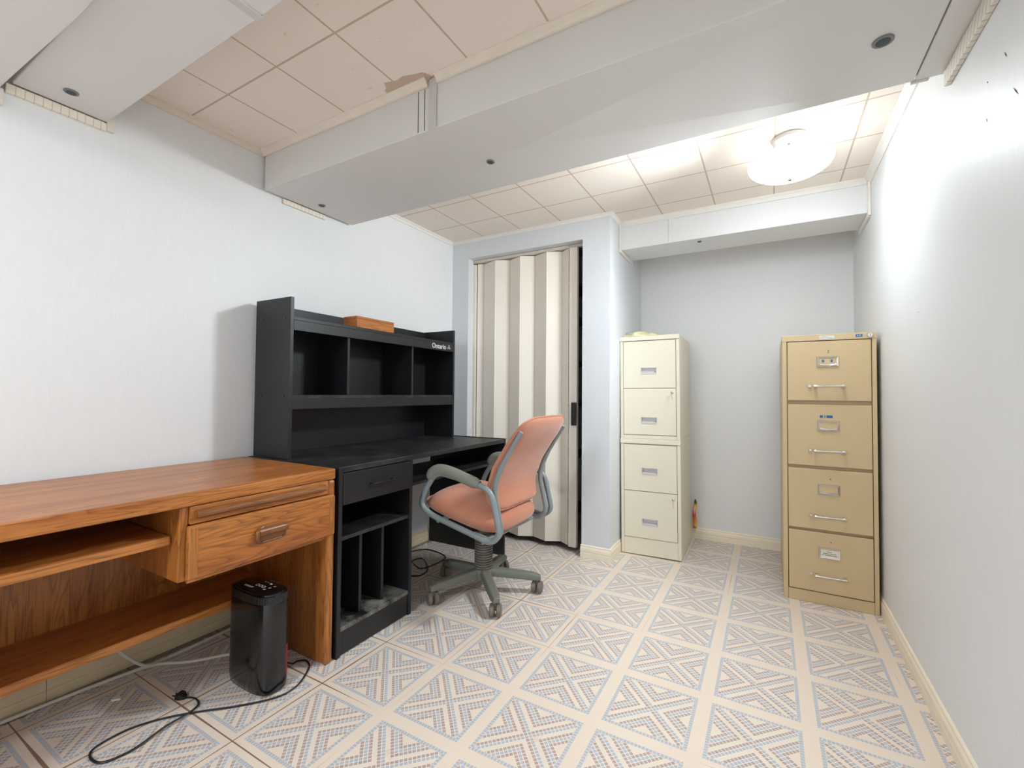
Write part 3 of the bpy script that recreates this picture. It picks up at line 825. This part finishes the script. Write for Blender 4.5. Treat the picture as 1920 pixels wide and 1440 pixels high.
# crumpled packet on the upper cabinet
def crumple(name, m, w, d, h, seed, label, cat, loc, rz):
    random.seed(seed); nx, ny = 14, 8
    hs = [[h * (.25 + .75 * random.random()) * (0.35 + .65 * sin(PI * min(1, max(0, i / nx)))) for i in range(nx + 1)] for j in range(ny + 1)]
    b = B()
    b.grid(lambda a, c: ((a - .5) * w + .006 * sin(19 * c), (c - .5) * d + .008 * sin(13 * a), .0012 + hs[round(c * ny)][round(a * nx)] * (sin(PI * c) ** .5 if 0 < c < 1 else 0)), nx, ny)
    b.grid(lambda a, c: ((a - .5) * w + .006 * sin(19 * c), (c - .5) * d + .008 * sin(13 * a), 0), nx, ny)
    o = b.build(name, m, None, smooth='all'); o.location = loc; o.rotation_euler = (0, 0, rz)
    return tag(o, label, cat)
pk = crumple('plastic_bag', 'paper', .215, .12, .040, 3, 'crumpled pale yellow plastic bag with red print lying on the upper cream cabinet', 'bag', (-.745, 3.035, .7378 + .662 + .0105), .05)
pr = B().grid(lambda a, c: (-.090 + .05 * a, -.052 + .012 * c, .020 + .006 * sin(6 * a)), 6, 2).build('red_print', 'red', pk)
# printed wrapper behind the cabinets
wr = thing('snack_wrapper', 'slim red and orange printed wrapper standing on edge behind the cream cabinets', 'wrapper', (-.470, 3.468, .0785))
b = B(); rings = []
for k in range(15):
    t = k / 14; hw = .011 * (1 - .55 * max(0, t - .8) / .2); th = .005 + .006 * sin(PI * t)
    rings.append([(hw * cos(q) + .004 * sin(9 * t), th * sin(q) * .8 + .012 * t, .2 * t) for q in [2 * PI * j / 12 for j in range(12)]])
b.loft(rings); b.build('packet', 'wrapper', wr, smooth=True)

# -------------------------------------------------------------- tower heater
he = thing('space_heater', 'black tower heater with touch controls on top under the oak desk', 'heater', (-1.580, .966, 0), 0)
def sup(ax, ay, z, n=64, ex=.62, cx=0, cy=0):
    return [(cx + ax * sgnp(cos(2 * PI * k / n), ex), cy + ay * sgnp(sin(2 * PI * k / n), ex), z) for k in range(n)]
b = B().loft([sup(.105, .046, 0), sup(.116, .055, .008), sup(.119, .058, .03), sup(.118, .057, .300), sup(.116, .055, .306)])
b.build('body', 'black_gloss', he, smooth=True)
rings = []
b = B()
n = 96
for z, g in ((.3065, .0), (.310, 1), (.326, 1), (.331, 0)):
    ring = []
    for k in range(n):
        s = (.985 if (k % 2 and g) else 1.0)
        ring.append((.1165 * s * sgnp(cos(2 * PI * k / n), .62), .0555 * s * sgnp(sin(2 * PI * k / n), .62), z))
    rings.append(ring)
b.loft(rings); b.build('ribbed_collar', 'black_plastic', he)
cp = B().loft([sup(.108, .049, .3315), sup(.107, .048, .336), sup(.100, .042, .338)]).build('control_panel', 'black_gloss', he, smooth=True)
b = B(); random.seed(4)
zt = .3384
def bar(x, y, wx, wy): b.box(x - wx / 2, x + wx / 2, y - wy / 2, y + wy / 2, zt - .0003, zt + .0003)
for k in range(7): bar(-.050 + .0068 * k, -.022 + .002 * random.random(), .0035, .009)          # lettering row
for k, x in enumerate((-.012, .006, .024)):
    for j in range(10):
        a0, a1 = 2 * PI * j / 10, 2 * PI * (j + .7) / 10
        bar(x + .006 * cos(a0), .000 + .006 * sin(a0), .0022, .0022)
for k, (x, y) in enumerate(((.044, -.012), (.050, .004), (.054, .020))):
    bar(x, y, .007, .0035); bar(x + .003, y + .003, .003, .004)
bar(.026, .026, .011, .006)
for k in range(3): bar(-.012 + .016 * k, .030, .008, .0015)
b.build('icons', 'white_print', cp)
b = B()
b.grid(lambda a, c: (.1185 * sgnp(cos(.34 + .40 * a), .62) * 1.004, .0578 * sgnp(sin(.34 + .40 * a), .62) * 1.006, .045 + .105 * c), 6, 8); b.build('warning_label', 'red', he)
cord = [(-1.567, 1.108), (-1.545, 1.129), (-1.502, 1.116), (-1.466, 1.074), (-1.436, 1.016), (-1.440, .950), (-1.505, .863), (-1.587, .784), (-1.649, .714), (-1.686, .646), (-1.691, .584), (-1.678, .546), (-1.639, .534), (-1.598, .548), (-1.583, .608), (-1.597, .693), (-1.601, .759), (-1.629, .799), (-1.671, .807), (-1.700, .794)]
hx, hy = -1.580, .966
cpath = [(-.04, .058, .045), (-.02, .085, .03), (.02, .118, .010)] + [(x - hx, y - hy, .0042 + (.006 if i in (6, 7, 15, 16) else 0) * (1 if i > 12 else 0)) for i, (x, y) in enumerate(cord)]
co = B().tube(smooth_path(cpath, 6), .0034, 8, flat=.8).build('power_cord', 'cable_black', he, smooth=True)
b = B(); px_, py_ = -1.708 - hx, .790 - hy
b.loft([[(px_ + t * cos(.35) * 1.0 - s * sin(.35), py_ + t * sin(.35) + s * cos(.35), z) for s, z in [(-w_, .001), (w_, .001), (w_, h_), (-w_, h_)]] for t, w_, h_ in ((-.020, .014, .018), (-.004, .013, .017), (.010, .006, .010))])
for s in (-.006, .006):
    q = lambda t, ss: (px_ + t * cos(.35) - ss * sin(.35), py_ + t * sin(.35) + ss * cos(.35))
    (xa, ya), (xb_, yb_) = q(-.036, s), q(-.020, s)
    b.tube([(xa, ya, .009), (xb_, yb_, .009)], .0022, 6)
b.build('plug', 'cable_black', co, .001)

# -------------------------------------------------------------- cables and scraps
def cable(name, m, pts, r, label, k=6):
    return tag(B().tube(smooth_path(pts, k), r, 8).build(name, m, None, smooth=True), label, 'cable')
cable('white_cable', 'cable_white', [(-2.066, .02, .0065), (-2.062, .25, .0065), (-2.052, .447, .0065), (-2.040, .60, .0065), (-2.028, .70, .0065), (-2.008, .83, .0065), (-2.010, .937, .0065), (-2.018, 1.10, .0065), (-2.030, 1.14, .0065)], .0058, 'straight white cable lying on the floor along the left baseboard')
cable('white_cable', 'cable_white', [(-2.000, .655, .222), (-1.990, .690, .15), (-1.985, .737, .080), (-1.982, .790, .025), (-1.975, .838, .0105), (-1.905, .90, .0072), (-1.83, 1.000, .0066), (-1.76, 1.075, .0066), (-1.738, 1.12, .020), (-1.742, 1.138, .042)], .0056, 'white cable hanging from the oak desk and curling behind the black heater')
cable('black_cord', 'cable_black', [(-2.03, 2.13, .0040), (-2.004, 2.244, .0040), (-1.953, 2.31, .0040), (-1.835, 2.300, .0040), (-1.754, 2.252, .0040), (-1.743, 2.136, .0040), (-1.768, 2.045, .0045), (-1.838, 2.06, .0105), (-1.896, 2.110, .0040), (-1.88, 2.17, .0040), (-1.80, 2.12, .0105), (-1.725, 2.05, .0040), (-1.706, 1.974, .0040), (-1.742, 1.940, .0040), (-1.83, 1.93, .0040)], .0034, 'tangled black cord on the floor under the black desk')
random.seed(11)
b = B()
pts = [(.016 * cos(a) * random.uniform(.6, 1.3), .011 * sin(a) * random.uniform(.6, 1.4)) for a in [2 * PI * k / 11 for k in range(11)]]
b.loft([[(x, y, .0006) for x, y in pts], [(x * .9, y * .9, .004 + .003 * random.random()) for x, y in pts]])
o = b.build('paper_scrap', 'scrap'); o.location = (-1.895, .677, 0); tag(o, 'tiny torn white paper scrap on the floor under the oak desk', 'paper scrap')

# scuffs, stain and nail on the shell (marks with a shape of their own)
def blob(name, m, parent, pts3, kind=None):
    b = B(); b.add(pts3, [tuple(range(len(pts3)))]); return b.build(name, m, parent)
random.seed(5)
for (y, z, l, a) in ((1.395, 1.792, .012, 1.0), (1.491, 1.788, .006, .8), (1.352, 1.684, .020, .9), (1.50, 1.70, .008, 1.2), (2.10, 1.33, .006, .3)):
    dy, dz = cos(a) * l, sin(a) * l
    pts = [(XR - .0004, y - dy, z - dz), (XR - .0004, y - .0016, z + .001), (XR - .0004, y + dy, z + dz), (XR - .0004, y + .0016, z - .001)]
    blob('scuff', 'seam', wall_right, pts)
ceil = bpy.data.objects['ceiling']
outline = [(-1.262, 1.243), (-1.252, 1.205), (-1.236, 1.196), (-1.222, 1.172), (-1.196, 1.180), (-1.170, 1.186), (-1.135, 1.180), (-1.100, 1.192), (-1.062, 1.200), (-1.048, 1.222), (-1.050, 1.243)]
b = B(); b.add([(x, y, ZC - .0006) for x, y in outline], [tuple(range(len(outline)))]); b.build('water_stain', 'stain', ceil)
